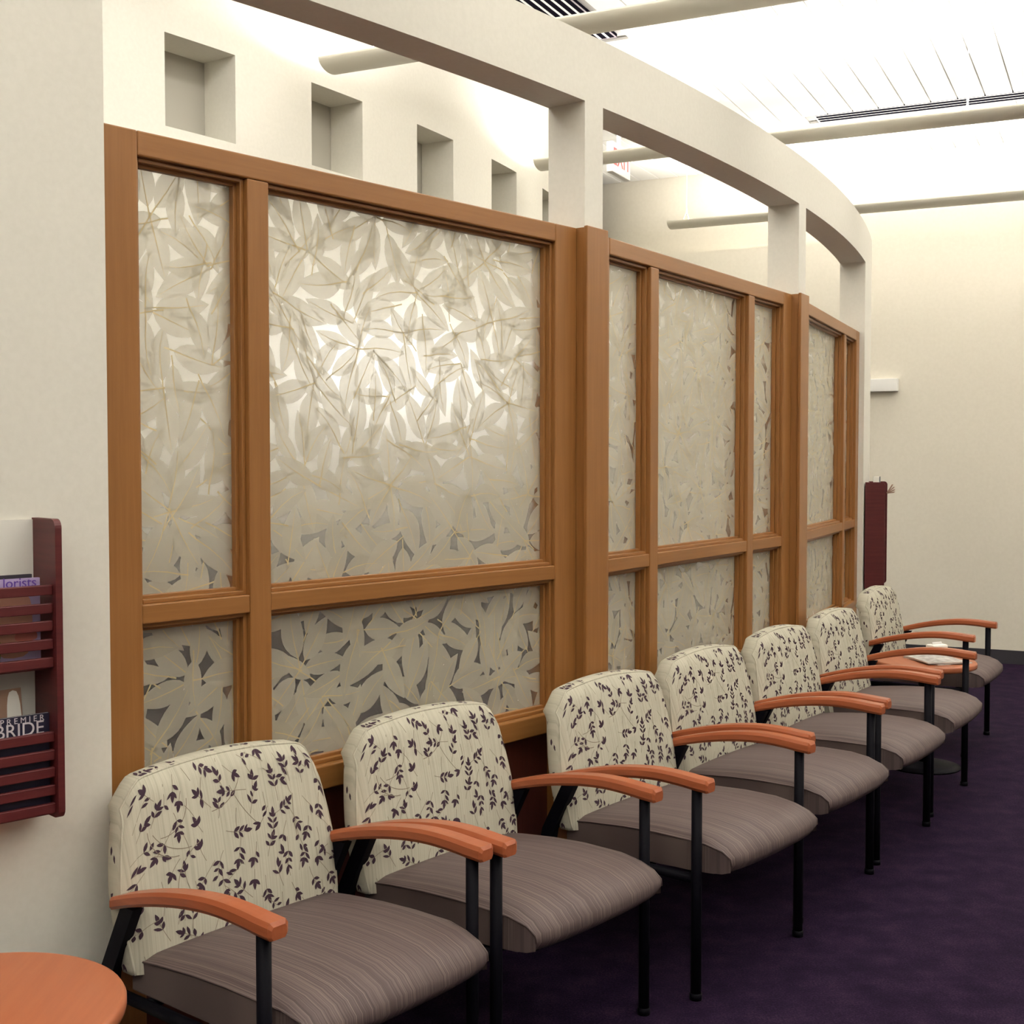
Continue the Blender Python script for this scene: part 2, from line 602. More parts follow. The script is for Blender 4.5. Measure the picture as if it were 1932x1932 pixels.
def window(idx, a0, a1, lpost, rpost, mulls, label, maxleaf):
    """flat timber frame on the chord between two columns; local x along it, y away from the room"""
    p0, p1 = pol(R - FREC, a0), pol(R - FREC, a1)
    dv = p1 - p0
    Lc = dv.length
    rz = atan2(dv.y, dv.x)
    root = tag(empty('window_%d' % idx, p0, rz), label, 'window', kind='structure')
    amid = (a0 + a1) / 2
    def ax(a):
        return R * sin(rad(a - amid)) + Lc / 2
    g = 0.003
    D = 0.11
    b = MB(); b.box(g, lpost, 0, D, 0.0, FT, 0, 0.004); b.build('stile', M['oak_v'], root)
    b = MB(); b.box(Lc - rpost, Lc - g, 0, D, 0.0, FT, 0, 0.004); b.build('stile', M['oak_v'], root)
    xs = [lpost] + [v for m_ in mulls for v in (ax(m_) - 0.034, ax(m_) + 0.034)] + [Lc - rpost]
    for m_ in mulls:
        b = MB(); b.box(ax(m_) - 0.034, ax(m_) + 0.034, 0, D, 0.715, 2.279, 0, 0.003); b.build('mullion', M['oak_v'], root)
    b = MB(); b.box(lpost, Lc - rpost, 0, D, 2.28, FT, 0, 0.004); b.build('top_rail', M['oak_h'], root)
    b = MB(); b.box(lpost, Lc - rpost, -0.008, D, 0.648, 0.714, 0, 0.004); b.build('bottom_rail', M['oak_h'], root)
    b = MB(); b.box(lpost, Lc - rpost, 0.035, 0.075, 0.0, 0.647); b.build('wainscot_panel', M['oak_panel'], root)
    b = MB(); b.box(lpost, Lc - rpost, 0.02, 0.034, 0.0, 0.10); b.build('kickboard', M['base_rubber'], root)
    pans = []
    for q in range(0, len(xs), 2):
        x0, x1 = xs[q], xs[q + 1]
        b = MB(); b.box(x0, x1, 0.002, D, 1.158, 1.205, 0, 0.003); b.build('middle_rail', M['oak_h'], root)
        for z0, z1 in ((0.714, 1.158), (1.205, 2.28)):
            b = MB()
            for (s, y0, y1) in ((0.011, 0.016, 0.034), (0.020, 0.034, 0.052)):
                b.box(x0, x0 + s, y0, y1, z0, z1, 0, 0.002)
                b.box(x1 - s, x1, y0, y1, z0, z1, 0, 0.002)
                b.box(x0 + s, x1 - s, y0, y1, z1 - s, z1, 1, 0.002)
                b.box(x0 + s, x1 - s, y0, y1, z0, z0 + s, 1, 0.002)
            b.build('glazing_bead', [M['oak_v'], M['oak_h']], root)
            b = MB(); b.box(x0 + 0.001, x1 - 0.001, 0.058, 0.064, z0 + 0.001, z1 - 0.001)
            pane = b.build('pane', M['frosted'], root)
            pans.append((x0 + 0.012, x1 - 0.012, z0 + 0.012, z1 - 0.012, pane))
    leaves = []
    CS = 0.009
    for (x0, x1, z0, z1, pane) in pans:
        gx, gz = int((x1 - x0) / CS) + 1, int((z1 - z0) / CS) + 1
        grid = [[0] * gx for _ in range(gz)]
        filled = 0

        def attempt(lx, lz, an, v, lim):
            nonlocal filled
            L_, W_ = LEAFV[v][2], LEAFV[v][3]
            ca, sa = cos(an), sin(an)
            cells, over, tot = [], 0, 0
            nL, nW = int(L_ / CS) + 1, int(W_ / CS) + 1
            for a_ in range(nL):
                t = (a_ + 0.5) / nL
                wv = W_ * 0.5 * sin(pi * t ** 0.85) ** 0.9
                for c_ in range(nW):
                    e = (c_ + 0.5) / nW * 2 - 1
                    if abs(e) * W_ * 0.5 > wv:
                        continue
                    px, pz = lx + t * L_ * ca - e * W_ * 0.5 * sa, lz + t * L_ * sa + e * W_ * 0.5 * ca
                    gi, gj = int((px - x0) / CS), int((pz - z0) / CS)
                    tot += 1
                    if px > x0 and pz > z0 and gi < gx and gj < gz:
                        cells.append((gj, gi))
                        over += grid[gj][gi] > 0
            if len(cells) < 0.25 * tot or over > lim * len(cells):
                return
            for gj, gi in cells:
                if grid[gj][gi] == 0:
                    filled += 1
                grid[gj][gi] += 1
            leaves.append((lx, lz, an, v, pane, (x0, x1, z0, z1)))
        n = int((x1 - x0) * (z1 - z0) / 0.055) + 1
        for _ in range(n * 3):            # sprays of leaves round a node
            cx, cz = rng.uniform(x0, x1), rng.uniform(z0, z1)
            base = rng.uniform(0, 2 * pi)
            m_ = rng.choice((4, 5, 6))
            for k_ in range(m_):
                an = base + 2 * pi * k_ / m_ + rng.uniform(-0.3, 0.3)
                rb_ = rng.uniform(0.015, 0.034)
                attempt(cx + rb_ * cos(an), cz + rb_ * sin(an), an, rng.randrange(9), 0.30)
        tries = 0
        while filled < 0.94 * gx * gz and tries < 9000:
            tries += 1
            attempt(rng.uniform(x0 - 0.05, x1 + 0.05), rng.uniform(z0 - 0.05, z1 + 0.05), rng.uniform(0, 2 * pi), rng.randrange(9), 0.42 + 0.30 * tries / 9000)
    rng.shuffle(leaves)
    stuff = MB()
    for q, (lx, lz, an, v, pane, lim) in enumerate(leaves):
        y = 0.0575 - 0.0009 - 0.0042 * ((q * 37) % 100) / 100
        ca, sa = cos(an), sin(an)
        cl, cut = [], False
        for P, mi, dy in LEAFV[v][0]:
            W_ = [(lx + a_ * ca - c_ * sa, lz + a_ * sa + c_ * ca) for a_, c_ in P]
            C_ = clip(W_, *lim)
            if len(C_) != len(W_) or any(hypot(p[0] - r_[0], p[1] - r_[1]) > 1e-6 for p, r_ in zip(sorted(C_), sorted(W_))):
                cut = True
            if len(C_) > 2:
                cl.append((C_, mi, dy))
        if q < maxleaf:
            if cut:
                mq = MB()
                for P, mi, dy in cl:
                    mq.face([(a_ - lx, dy, c_ - lz) for a_, c_ in P], mi)
                lf = link('leaf', mq.data('leaf', LEAFMATS), pane)
            else:
                lf = link('leaf', LEAFV[v][1], pane)
                lf.rotation_euler = (0, -an, 0)
            lf.location = (lx, y, lz)
        else:
            for P, mi, dy in cl:
                stuff.face([(a_, y + dy, c_) for a_, c_ in P], mi)
    if stuff.v:
        so = stuff.build('leaf_layer', LEAFMATS, root)
        so['kind'] = 'stuff'
    print('window', idx, 'leaves', len(leaves))
    return root


window(1, A_L, C1a, 0.105, 0.115, [-43.065], 'nearest oak framed window of frosted leaf glass, wide pane right of a narrow one', 300)
window(2, C1b, C2a, 0.105, 0.105, [-34.84, -30.75], 'middle oak framed window of frosted leaf glass between the two timber posts', 300)
window(3, C2b, C3a, 0.105, 0.105, [-22.5], 'farthest oak framed window of frosted leaf glass beside the end of the partition', 300)

for (a0, a1, lab, n_) in ((C1a, C1b, 'oak clad post between the nearest and the middle leaf glass windows', 1),
                          (C2a, C2b, 'oak clad post between the middle and the farthest leaf glass windows', 2)):
    p = pol(R, (a0 + a1) / 2)
    rz = rad((a0 + a1) / 2 + 90)
    hw = (a1 - a0) / 2 * pi / 180 * R
    root = tag(empty('trim_%d' % (n_ + 1), p, rz), lab, 'post', kind='structure')
    b = MB(); b.box(-hw - 0.0005, hw + 0.0005, -0.001, T, 0, FT, 0, 0.0); b.build('post_core', M['oak_v'], root)
    b = MB(); b.box(-hw - 0.008, hw + 0.012, -0.016, -0.0015, 0, FT + 0.004, 0, 0.003); b.build('post_face', M['oak_v'], root)

# ------------------------------------------------------------------ suspended uplight tubes
TZ, TA, TB_ = 3.40, 0.096, 0.052           # lowest line, half width, depth


def tube_light(d, b0, b1, label, cables):
    root = tag(empty('tube_light', db(d, b0, TZ), -AL), label, 'light fixture', 'suspended uplight tubes')
    L = b1 - b0
    n = 18
    prof = []
    for i in range(n + 1):
        a = pi + pi * i / n
        prof.append((TA * cos(a), TB_ + TB_ * sin(a)))
    inner = [(y * 0.955, 0.004 + z * 0.925) for y, z in prof]
    loop = prof + inner[::-1]
    m = MB()
    N = len(loop)
    vs = [(x, y, z) for x in (0, L) for y, z in loop]
    m.mesh(vs, [(k_, (k_ + 1) % N, N + (k_ + 1) % N, N + k_) for k_ in range(N)], 0, True)
    m.build('trough', M['tube'], root)
    for x in (0.0, L):
        c = MB()
        sg = 1 if x == 0 else -1
        pts = [(x - 0.004 * sg, y, z) for y, z in prof]
        pts2 = [(x, y, z) for y, z in prof]
        c.face(pts); c.face(pts2[::-1])
        for k_ in range(n):
            c.face([pts[k_], pts[k_ + 1], pts2[k_ + 1], pts2[k_]])
        c.build('end_cap', M['tube'], root)
    for cb in cables:
        x = cb - b0
        if not 0 < x < L:
            continue
        c = MB()
        c.tube([(x, 0, TB_ + 0.08), (x, 0, CEIL - TZ)], 0.0016, 6)
        c.tube([(x, -TA * 0.93, TB_ - 0.004), (x, 0, TB_ + 0.08)], 0.003, 6)
        c.tube([(x, TA * 0.93, TB_ - 0.004), (x, 0, TB_ + 0.08)], 0.003, 6)
        c.tube([(x, 0, TB_ + 0.075), (x, 0, TB_ + 0.105)], 0.006, 8)
        c.build('cable', M['white_plastic'], root)
    ld = bpy.data.lights.new('lamp', 'AREA')
    ld.shape = 'RECTANGLE'
    ld.size = L - 0.1
    ld.size_y = 0.12
    ld.energy = TUBE_W_PER_M * L
    ld.color = LAMP_COL
    lo = link('lamp', ld, root)
    lo.location = (L / 2, 0, TB_ * 0.75)
    lo.rotation_euler = (pi, 0, 0)
    return root


CB = (-3.17, -0.82, 1.53, 3.88)
tube_light(5.149, -3.45, 4.2, 'nearest cream uplight tube crossing above the header at the top', CB)
tube_light(7.424, -3.39, 4.2, 'middle cream uplight tube, just below the long dark ceiling slot', CB[1:])
tube_light(9.729, -3.30, 4.2, 'farthest cream uplight tube close to the far wall', CB)
tube_light(2.86, -3.45, 4.2, 'cream uplight tube above the near chairs outside the view', CB)
tube_light(0.57, -3.45, 4.2, 'cream uplight tube over the viewer outside the view', CB)
tube_light(-1.72, -3.45, 4.2, 'cream uplight tube behind the viewer outside the view', CB)

def corridor_fill(a, label):  # fill lights added out of view to brighten corridor and panes
    p = pol(12.25, a, CEIL - 0.05)
    root = tag(empty('fill_panel', p, rad(a + 90)), label, 'light fixture', 'added corridor fill lights outside the view')
    m = MB(); m.box(-0.6, 0.6, -0.15, 0.15, 0.012, 0.05, 0, 0.004); m.build('housing', M['white_plastic'], root)
    ld = bpy.data.lights.new('lamp', 'AREA')
    ld.shape = 'RECTANGLE'
    ld.size, ld.size_y = 1.1, 0.24
    ld.energy = 11.5
    ld.color = LAMP_COL
    lo = link('lamp', ld, root)
    lo.location = (0, 0, 0.008)
    return root


corridor_fill(-50.0, 'added flat fill light over the near end of the corridor outside the view')
corridor_fill(-39.0, 'added flat fill light over the corridor behind the nearest window, outside the view')

# ------------------------------------------------------------------ ceiling fittings
def slot_diffuser(d0, d1, b0, b1, along, nsl, label):
    root = tag(empty('air_diffuser', db(d0, b0, CEIL), -AL), label, 'air vent')
    W, H = b1 - b0, d1 - d0
    m = MB(); m.box(0, W, 0, H, 0.0015, 0.019); m.build('slot_back', M['black_slot'], root)
    m = MB()
    m.box(0, W, 0, 0.010, -0.0008, 0.001); m.box(0, W, H - 0.010, H, -0.0008, 0.001)
    m.box(0, 0.010, 0.010, H - 0.010, -0.0008, 0.001); m.box(W - 0.010, W, 0.010, H - 0.010, -0.0008, 0.001)
    m.build('frame', M['ceiling_white'] if along == 'b' else flat('grey_frame', (0.25, 0.2, 0.22), 0.5), root)
    for i in range(1, nsl):
        m = MB()
        if along == 'b':
            y = H * i / nsl
            m.box(0.013, W - 0.013, y - 0.004, y + 0.004, -0.0008, 0.001)
        else:
            x = W * i / nsl
            m.box(x - 0.007, x + 0.007, 0.013, H - 0.013, -0.0008, 0.001)
        m.build('blade', M['ceiling_white'], root)
    return root


slot_diffuser(9.03 + 0.004, 9.03 + 0.19, -2.02, 3.4, 'b', 3, 'long slotted air diffuser in the ceiling just above the middle tube')
slot_diffuser(4.95, 6.88, DIFF_B[0], DIFF_B[1], 'd', 6, 'short dark slotted air grille in the ceiling behind the nearest tube')

sp = tag(empty('sprinkler', db(1.62 * sin(AL) + 9.15 * cos(AL) - 0.6, 1.62 * cos(AL) - 9.15 * sin(AL), CEIL)), 'small brass sprinkler head below the white ceiling beside the header', 'sprinkler')
m = MB(); m.lathe([(0.03, 0.0), (0.03, -0.006), (0.012, -0.010), (0.009, -0.02), (0.009, -0.035)], 16); m.build('escutcheon', M['white_plastic'], sp)
m = MB()
m.tube([(0.008, 0, -0.034), (0.02, 0, -0.05), (0.008, 0, -0.07)], 0.003, 6)
m.tube([(-0.008, 0, -0.034), (-0.02, 0, -0.05), (-0.008, 0, -0.07)], 0.003, 6)
m.lathe([(0.022, -0.074), (0.022, -0.07)], 14)
m.build('deflector', flat('sprinkler_metal', (0.30, 0.26, 0.22), 0.3, 0.8), sp)


def text_mesh(txt, size, mat, name, parent, loc, rot, extr=0.0005, sx=1.0, align='CENTER'):
    cu = bpy.data.curves.new(name, 'FONT')
    cu.body = txt
    cu.size = size
    cu.align_x = align
    cu.align_y = 'CENTER'
    cu.extrude = extr
    tmp = bpy.data.objects.new(name, cu)
    COL.objects.link(tmp)
    bpy.context.view_layer.update()
    me = bpy.data.meshes.new_from_object(tmp.evaluated_get(bpy.context.evaluated_depsgraph_get()))
    bpy.data.objects.remove(tmp)
    me.materials.clear()
    me.materials.append(mat)
    o = link(name, me, parent)
    o.location = loc
    o.rotation_euler = rot
    o.scale = (sx, 1, 1)
    return o


# exit sign, hung in the corridor parallel to the long axis
ex = tag(empty('exit_sign', (0.665, 8.48, 3.47), pi / 2 - AL), 'white exit sign with red letters hanging beyond the first column', 'exit sign')
m = MB(); m.box(0, 0.33, 0, 0.045, 0, 0.20, 0, 0.004); m.build('housing', M['white_plastic'], ex)
m = MB(); m.box(0.155, 0.175, 0.012, 0.032, 0.20, CEIL - 3.47 - 0.02); m.build('stem', M['white_plastic'], ex)
m = MB(); m.box(0.08, 0.25, -0.02, 0.065, CEIL - 3.47 - 0.02, CEIL - 3.47, 0, 0.004); m.build('canopy', M['white_plastic'], ex)
text_mesh('EXIT', 0.165, M['red_letter'], 'lettering', ex, (0.165, -0.0006, 0.10), (pi / 2, 0, 0), sx=0.95)

# ------------------------------------------------------------------ waiting-room chairs
CW = 0.315                                # half width over the arms


def back_y(z):                            # local y (t - 0.3) of the pad's front face at height z
    return 0.188 + (z - 0.42) * 0.18


def pad_half(v):
    return 0.318 * (1 - 0.05 * (2 * v - 0.9) ** 2) - 0.012 * max(0, v - 0.5) * 2


PZ0 = 0.405


def pad_top(u):
    a = abs(u)
    return 0.842 - 0.026 * a * a - 0.055 * max(0.0, (a - 0.80) / 0.20) ** 2.2


def pad_point(u, v, lift=0.0):
    """front of the pad for |u|<=1, v<=1; past the edge it turns back over the side band"""
    eu = max(0.0, abs(u) - 1.0) * 0.29
    ev = max(0.0, v - 1.0) * 0.46
    uu = max(-1.0, min(1.0, u))
    vv = max(0.0, min(1.0, v))
    zt = pad_top(uu)
    z = PZ0 + (zt - PZ0) * vv
    x = uu * pad_half(vv)
    ed = min(1.0, (1 - abs(uu)) / 0.10)
    et = min(1.0, (1 - vv) / 0.10)
    roll = 0.016 * ((1 - ed) ** 2 + (1 - et) ** 2)
    crown = 0.018 * (1 - uu * uu) * (1 - (2 * vv - 1) ** 2)
    y = back_y(z) - crown + roll
    if eu or ev:
        dp = min(0.055, eu + ev)
        y += dp + lift * 0
        k_ = lift + 0.004 * sin(pi * dp / 0.055)
        if eu:
            x += k_ * (1 if u > 0 else -1)
        if ev:
            z += k_
    else:
        y -= lift
    return Vector((x, y, z))


def make_backrest():
    m = MB()
    NU, NV = 40, 34
    us = [-1 + 2 * i / NU for i in range(NU + 1)]
    vs_ = [j / NV for j in range(NV + 1)]
    V = [[pad_point(u, v) for u in us] for v in vs_]
    n0 = len(m.v)
    verts = [p for row in V for p in row]
    W = NU + 1
    faces = [(j * W + i, j * W + i + 1, (j + 1) * W + i + 1, (j + 1) * W + i) for j in range(NV) for i in range(NU)]
    m.mesh(verts, faces, 0, True)
    # side band and rear face
    loop = [V[j][0] for j in range(NV + 1)] + [V[NV][i] for i in range(1, NU + 1)] + [V[j][NU] for j in range(NV - 1, -1, -1)] + [V[0][i] for i in range(NU - 1, 0, -1)]
    ctr = Vector((0, 0, 0.64))
    rings = []
    for dy, gr in ((0.0, 0.0), (0.012, 0.004), (0.045, 0.004), (0.058, -0.006)):
        ring = []
        for p in loop:
            dirv = Vector((p.x, 0, p.z - ctr.z))
            dirv.normalize()
            q = p + dirv * gr
            q.y += dy
            ring.append(q)
        rings.append(ring)
    NL = len(loop)
    vv = [p for r_ in rings for p in r_]
    ff = [(a * NL + i, (a + 1) * NL + i, (a + 1) * NL + (i + 1) % NL, a * NL + (i + 1) % NL) for a in range(3) for i in range(NL)]
    m.mesh(vv, ff, 0, True)
    last = rings[-1]
    c = sum(last, Vector()) / NL
    m.mesh(last + [c], [(i, NL, (i + 1) % NL) for i in range(NL)], 0, False)
    # printed sprigs, laid on the cloth
    rg = random.Random(21)

    def put(poly, mi):
        pts = []
        for (x, z) in poly:
            zz = PZ0 + z
            v = z / (0.832 - PZ0)
            u = x / 0.31
            pts.append(pad_point(u, v, 0.0006))
        m.face(pts, mi)

    placed = []
    cur = [0]

    def leaf(x, z, an, L, Wd):
        P = []
        for t, s in ((0, 0), (0.3, 0.42), (0.55, 0.5), (0.8, 0.3), (1, 0), (0.8, -0.3), (0.55, -0.5), (0.3, -0.42)):
            lx, lz = t * L, s * Wd
            P.append((x + lx * cos(an) - lz * sin(an), z + lx * sin(an) + lz * cos(an)))
        xx_ = [abs(p[0]) for p in P]
        if any(p[1] < 0.0 or p[1] > 0.475 for p in P) or max(xx_) > 0.364 or min(xx_) < 0.311 < max(xx_):
            return
        if max(xx_) > 0.311 and max(p[1] for p in P) > 0.40:
            return
        mx_, mz_ = x + 0.55 * L * cos(an), z + 0.55 * L * sin(an)
        if any(k2 != cur[0] and hypot(mx_ - a2, mz_ - b2) < 0.0155 for a2, b2, k2 in placed):
            return
        placed.append((mx_, mz_, cur[0]))
        zz_ = [p[1] for p in P]
        if min(zz_) < 0.424 < max(zz_):
            return
        put(P, 1)

    def twig(pts, wd=0.0007):
        for (x0, z0), (x1, z1) in zip(pts[:-1], pts[1:]):
            if max(abs(x0), abs(x1)) > 0.302 or min(z0, z1) < 0.0 or max(z0, z1) > 0.42:
                continue
            l = hypot(x1 - x0, z1 - z0) or 1
            nx, nz = -(z1 - z0) / l * wd, (x1 - x0) / l * wd
            put([(x0 - nx, z0 - nz), (x1 - nx, z1 - nz), (x1 + nx, z1 + nz), (x0 + nx, z0 + nz)], 2)
    spots = []
    tries = 0
    while len(spots) < 175 and tries < 6000:
        tries += 1
        x, z = rg.uniform(-0.355, 0.355), rg.uniform(-0.01, 0.47)
        if all(hypot(x - a, z - b_) > 0.0385 for a, b_ in spots):
            spots.append((x, z))
    for si, (x, z) in enumerate(spots):
        cur[0] = si
        an = rg.choice((pi / 2, -pi / 2)) + rg.gauss(0, 0.75)
        cv = rg.uniform(-0.16, 0.16)
        npair = rg.choice((1, 2, 2, 3))
        stp = rg.uniform(0.0125, 0.0165)
        path = [(x, z)]
        a = an
        for k_ in range(npair):
            x += stp * cos(a)
            z += stp * sin(a)
            sc_ = 1.0 - 0.10 * k_
            for s in (-1, 1):
                if rg.random() < 0.9:
                    leaf(x, z, a + s * rg.uniform(0.65, 1.05), 0.0205 * sc_ * rg.uniform(0.8, 1.25), 0.0086 * sc_ * rg.uniform(0.85, 1.2))
            path.append((x, z))
            a += cv
        leaf(x, z, a, 0.026, 0.0105)
        tail = [(path[0][0] - (0.008 + 0.011 * (si % 3)) * cos(an - cv), path[0][1] - (0.008 + 0.011 * (si % 3)) * sin(an - cv))]
        twig(tail + path)
    for k_ in range(7):                   # long thin branches
        x, z = rg.uniform(-0.26, 0.2), rg.uniform(0.06, 0.42)
        a = rg.uniform(0, 2 * pi)
        c_ = rg.uniform(-0.22, 0.22)
        pts = [(x, z)]
        for q in range(9):
            x += 0.013 * cos(a)
            z += 0.013 * sin(a)
            a += c_
            pts.append((x, z))
        twig(pts, 0.0009)
    return m


def make_piping_path():
    pts = [pad_point(-1, j / 30) for j in range(31)] + [pad_point(-1 + 2 * i / 40, 1) for i in range(1, 41)] + [pad_point(1, 1 - j / 30) for j in range(1, 31)]
    return [p + Vector((0, 0.001, 0)) for p in pts]


def seat_profile():
    return [(0.235, 0.443), (0.14, 0.460), (0.02, 0.474), (-0.08, 0.480), (-0.18, 0.478), (-0.25, 0.468), (-0.295, 0.448), (-0.318, 0.420),
            (-0.320, 0.395), (-0.305, 0.372), (-0.27, 0.362), (-0.1, 0.36), (0.235, 0.36)]


def make_seat():
    m = MB()
    pf = [(y if y > 0 else y * 1.13, z) for y, z in seat_profile()]
    HW = 0.291
    us = [-1, -0.985, -0.95, -0.88, -0.75, -0.5, -0.25, 0, 0.25, 0.5, 0.75, 0.88, 0.95, 0.985, 1]
    N = len(pf)
    verts = []
    for u in us:
        edge = max(0, (abs(u) - 0.85) / 0.15) ** 2
        for i, (y, z) in enumerate(pf):
            top = max(0.0, (z - 0.40) / 0.08)
            fl = 1.0 - 0.05 * max(0, (-y - 0.2) / 0.12) * abs(u) ** 3
            yy = y
            if y < -0.2:
                yy = y + 0.022 * abs(u) ** 3 * min(1, (-y - 0.2) / 0.1)
            verts.append((u * HW * fl, yy, z - top * (0.012 * u * u + 0.016 * edge)))
    faces = [(a * N + i, a * N + i + 1, (a + 1) * N + i + 1, (a + 1) * N + i) for a in range(len(us) - 1) for i in range(N - 1)]
    faces += [(a * N + N - 1, a * N, (a + 1) * N, (a + 1) * N + N - 1) for a in range(len(us) - 1)]
    m.mesh(verts, faces, 0, True)
    for side, flip in ((verts[:N], False), (verts[-N:], True)):
        top = [Vector(v) for v in side[:8]]
        low = [Vector((v.x, v.y, 0.362 + 0.02 * max(0.0, (-v.y - 0.30) / 0.06))) for v in top]
        pts = top + low
        fs = [(i, i + 1, 8 + i + 1, 8 + i) for i in range(7)]
        m.mesh(pts, [tuple(reversed(f)) if flip else f for f in fs], 0)
        tail = [top[7], Vector(side[8]), Vector(side[9]), low[7]]
        m.mesh(tail, [(3, 2, 1, 0) if flip else (0, 1, 2, 3)], 0)
    lefts = [Vector(v) for v in verts[:N - 4]]
    rights = [Vector(v) for v in verts[-N:-4]]
    return m, lefts, rights


def make_arm():
    """local: x across (centre 0), y along, arched bar with softened edges"""
    m = MB()
    st = []
    nn = 22
    for i in range(nn + 1):
        t = i / nn
        y = -0.30 + t * 0.548             # tip to rear
        zc = 0.655 - (0.075 * ((t - 0.30) / 0.70) ** 1.7 if t > 0.30 else 0.012 * ((0.30 - t) / 0.30) ** 2)
        th = 0.037 - 0.008 * t
        wd = 0.054 - 0.010 * t
        if i == 0:
            th *= 0.72; wd *= 0.72
        elif i == 1:
            y = -0.2945
        st.append((y, zc, th, wd))
    prof = [(-0.5, -0.75), (-0.5, -0.25), (-0.38, 0.0), (0.38, 0.0), (0.5, -0.25), (0.5, -0.75), (0.38, -1.0), (-0.38, -1.0)]
    verts = []
    for y, zc, th, wd in st:
        dz = (0.037 - th) * 0.5 if y < -0.299 else 0
        for a, b in prof:
            verts.append((a * wd, y, zc - dz + b * th))
    N = len(prof)
    faces = [(k_ * N + i, k_ * N + (i + 1) % N, (k_ + 1) * N + (i + 1) % N, (k_ + 1) * N + i) for k_ in range(nn) for i in range(N)]
    m.mesh(verts, faces, 0, False)
    m.f.append(tuple(reversed(range(N)))); m.m.append(0); m.sm.append(False)
    m.f.append(tuple(nn * N + i for i in range(N))); m.m.append(0); m.sm.append(False)
    return m


def make_chair():
    root = empty('waiting_chair')
    br = make_backrest().build('backrest', [M['fab_back'], M['leafprint'], M['twigprint']], root)
    m = MB(); m.tube(make_piping_path(), 0.0032, 6); m.build('piping', M['fab_back'], br)
    sm_, lf, rt = make_seat()
    st = sm_.build('seat', M['fab_seat'], root)
    for pth in (lf, rt):
        m = MB(); m.tube(pth, 0.003, 6); m.build('piping', M['fab_seat'], st)
    for s in (-1, 1):
        a = make_arm().build('armrest', M['arm'], root)
        a.location = (s * 0.318, 0, 0)
        m = MB(); m.tube([(s * 0.318, -0.252, 0.012), (s * 0.318, -0.252, 0.618)], 0.0155, 14)
        leg = m.build('leg', M['black_metal'], root)
        m = MB(); m.tube([(s * 0.318, -0.252, 0.0), (s * 0.318, -0.252, 0.02)], 0.018, 12); m.build('foot', M['black_metal'], leg)
        # sloping rear leg, flat bar
        m = MB()
        hw, hd = 0.013, 0.023
        sl = [(0.195, 0.565), (0.280, 0.40), (0.352, 0.0)]
        vv = []
        for (yy, zz) in sl:
            for dx, dy in ((-hw, -hd), (hw, -hd), (hw, hd), (-hw, hd)):
                vv.append((s * 0.318 + dx, yy + dy, zz))
        m.mesh(vv, [(k_ * 4 + i, k_ * 4 + (i + 1) % 4, k_ * 4 + 4 + (i + 1) % 4, k_ * 4 + 4 + i) for k_ in (0, 1) for i in range(4)] + [(3, 2, 1, 0), (8, 9, 10, 11)], 0)
        m.build('leg', M['black_metal'], root)
        m = MB(); m.tube([(s * 0.303, -0.24, 0.345), (s * 0.303, 0.26, 0.345)], 0.014, 10); m.build('side_rail', M['black_metal'], root)
    m = MB(); m.tube([(-0.303, -0.20, 0.345), (0.303, -0.20, 0.345)], 0.012, 10); m.build('crossbar', M['black_metal'], root)
    m = MB(); m.tube([(-0.303, 0.17, 0.345), (0.303, 0.17, 0.345)], 0.012, 10); m.build('crossbar', M['black_metal'], root)
    m = MB(); m.tube([(-0.315, 0.262, 0.50), (0.315, 0.262, 0.50)], 0.010, 8); m.build('back_bar', M['black_metal'], root)
    return root


RT = R + 0.70                             # line of the arm tips
chairs = [
    (-45.2, 'leaf-print waiting chair nearest the camera, beside the round side table in the corner'),
    (-42.2, 'second leaf-print waiting chair from the camera, its arm touching the nearest chair'),
    (-39.0, 'third leaf-print waiting chair from the camera, standing before the first oak post'),
    (-35.9, 'fourth leaf-print waiting chair from the camera, below the middle window'),
    (-33.0, 'fifth leaf-print waiting chair from the camera, before the second oak post'),
    (-30.0, 'sixth leaf-print waiting chair from the camera, just before the far side table'),
    (-24.7, 'last leaf-print waiting chair, farthest away beyond the far side table'),
]
TIPS = [(525, 1750), (935, 1590), (970, 1588), (1250, 1488), (1335, 1470), (1530, 1398), (1540, 1385), (1650, 1326), (1672, 1316), (1760, 1275), (1785, 1262), (1812, 1230), (1832, 1198), (1868, 1172)]


def at_height(x, y, z):                   # pixel -> point on a level plane of known height
    pt = atan(94 / FPX)
    cx, cy = (x - 966) / FPX, -(y - 966) / FPX
    d = Vector((cx, cos(pt) + cy * sin(pt), -sin(pt) + cy * cos(pt)))
    t = (z - CAMH) / d.z
    return Vector((d.x * t, d.y * t, z))


HEADS = (39.0, 40.0, 39.5, 37.0, 35.0, 32.5, 30.5)
OUT = (-0.015, -0.01, 0.01, 0.012, 0.022, 0.03, 0.03)
angs = [-h_ for h_ in HEADS]
mids = []
for i in range(7):
    mid = (at_height(*TIPS[2 * i], 0.648) + at_height(*TIPS[2 * i + 1], 0.648)) / 2
    n_ = Vector((cos(rad(angs[i])), sin(rad(angs[i])), 0))
    mid.z = 0
    mids.append(mid + n_ * OUT[i])
proto = make_chair()
for i, (_, lab) in enumerate(chairs):
    c = proto if i == 0 else copy_tree(proto)
    n_ = Vector((cos(rad(angs[i])), sin(rad(angs[i])), 0))
    p = mids[i] - n_ * 0.30
    c.location = p
    c.rotation_euler = (0, 0, rad(angs[i] + 90))
    tag(c, lab, 'chair', 'leaf-print waiting chairs along the curved partition')

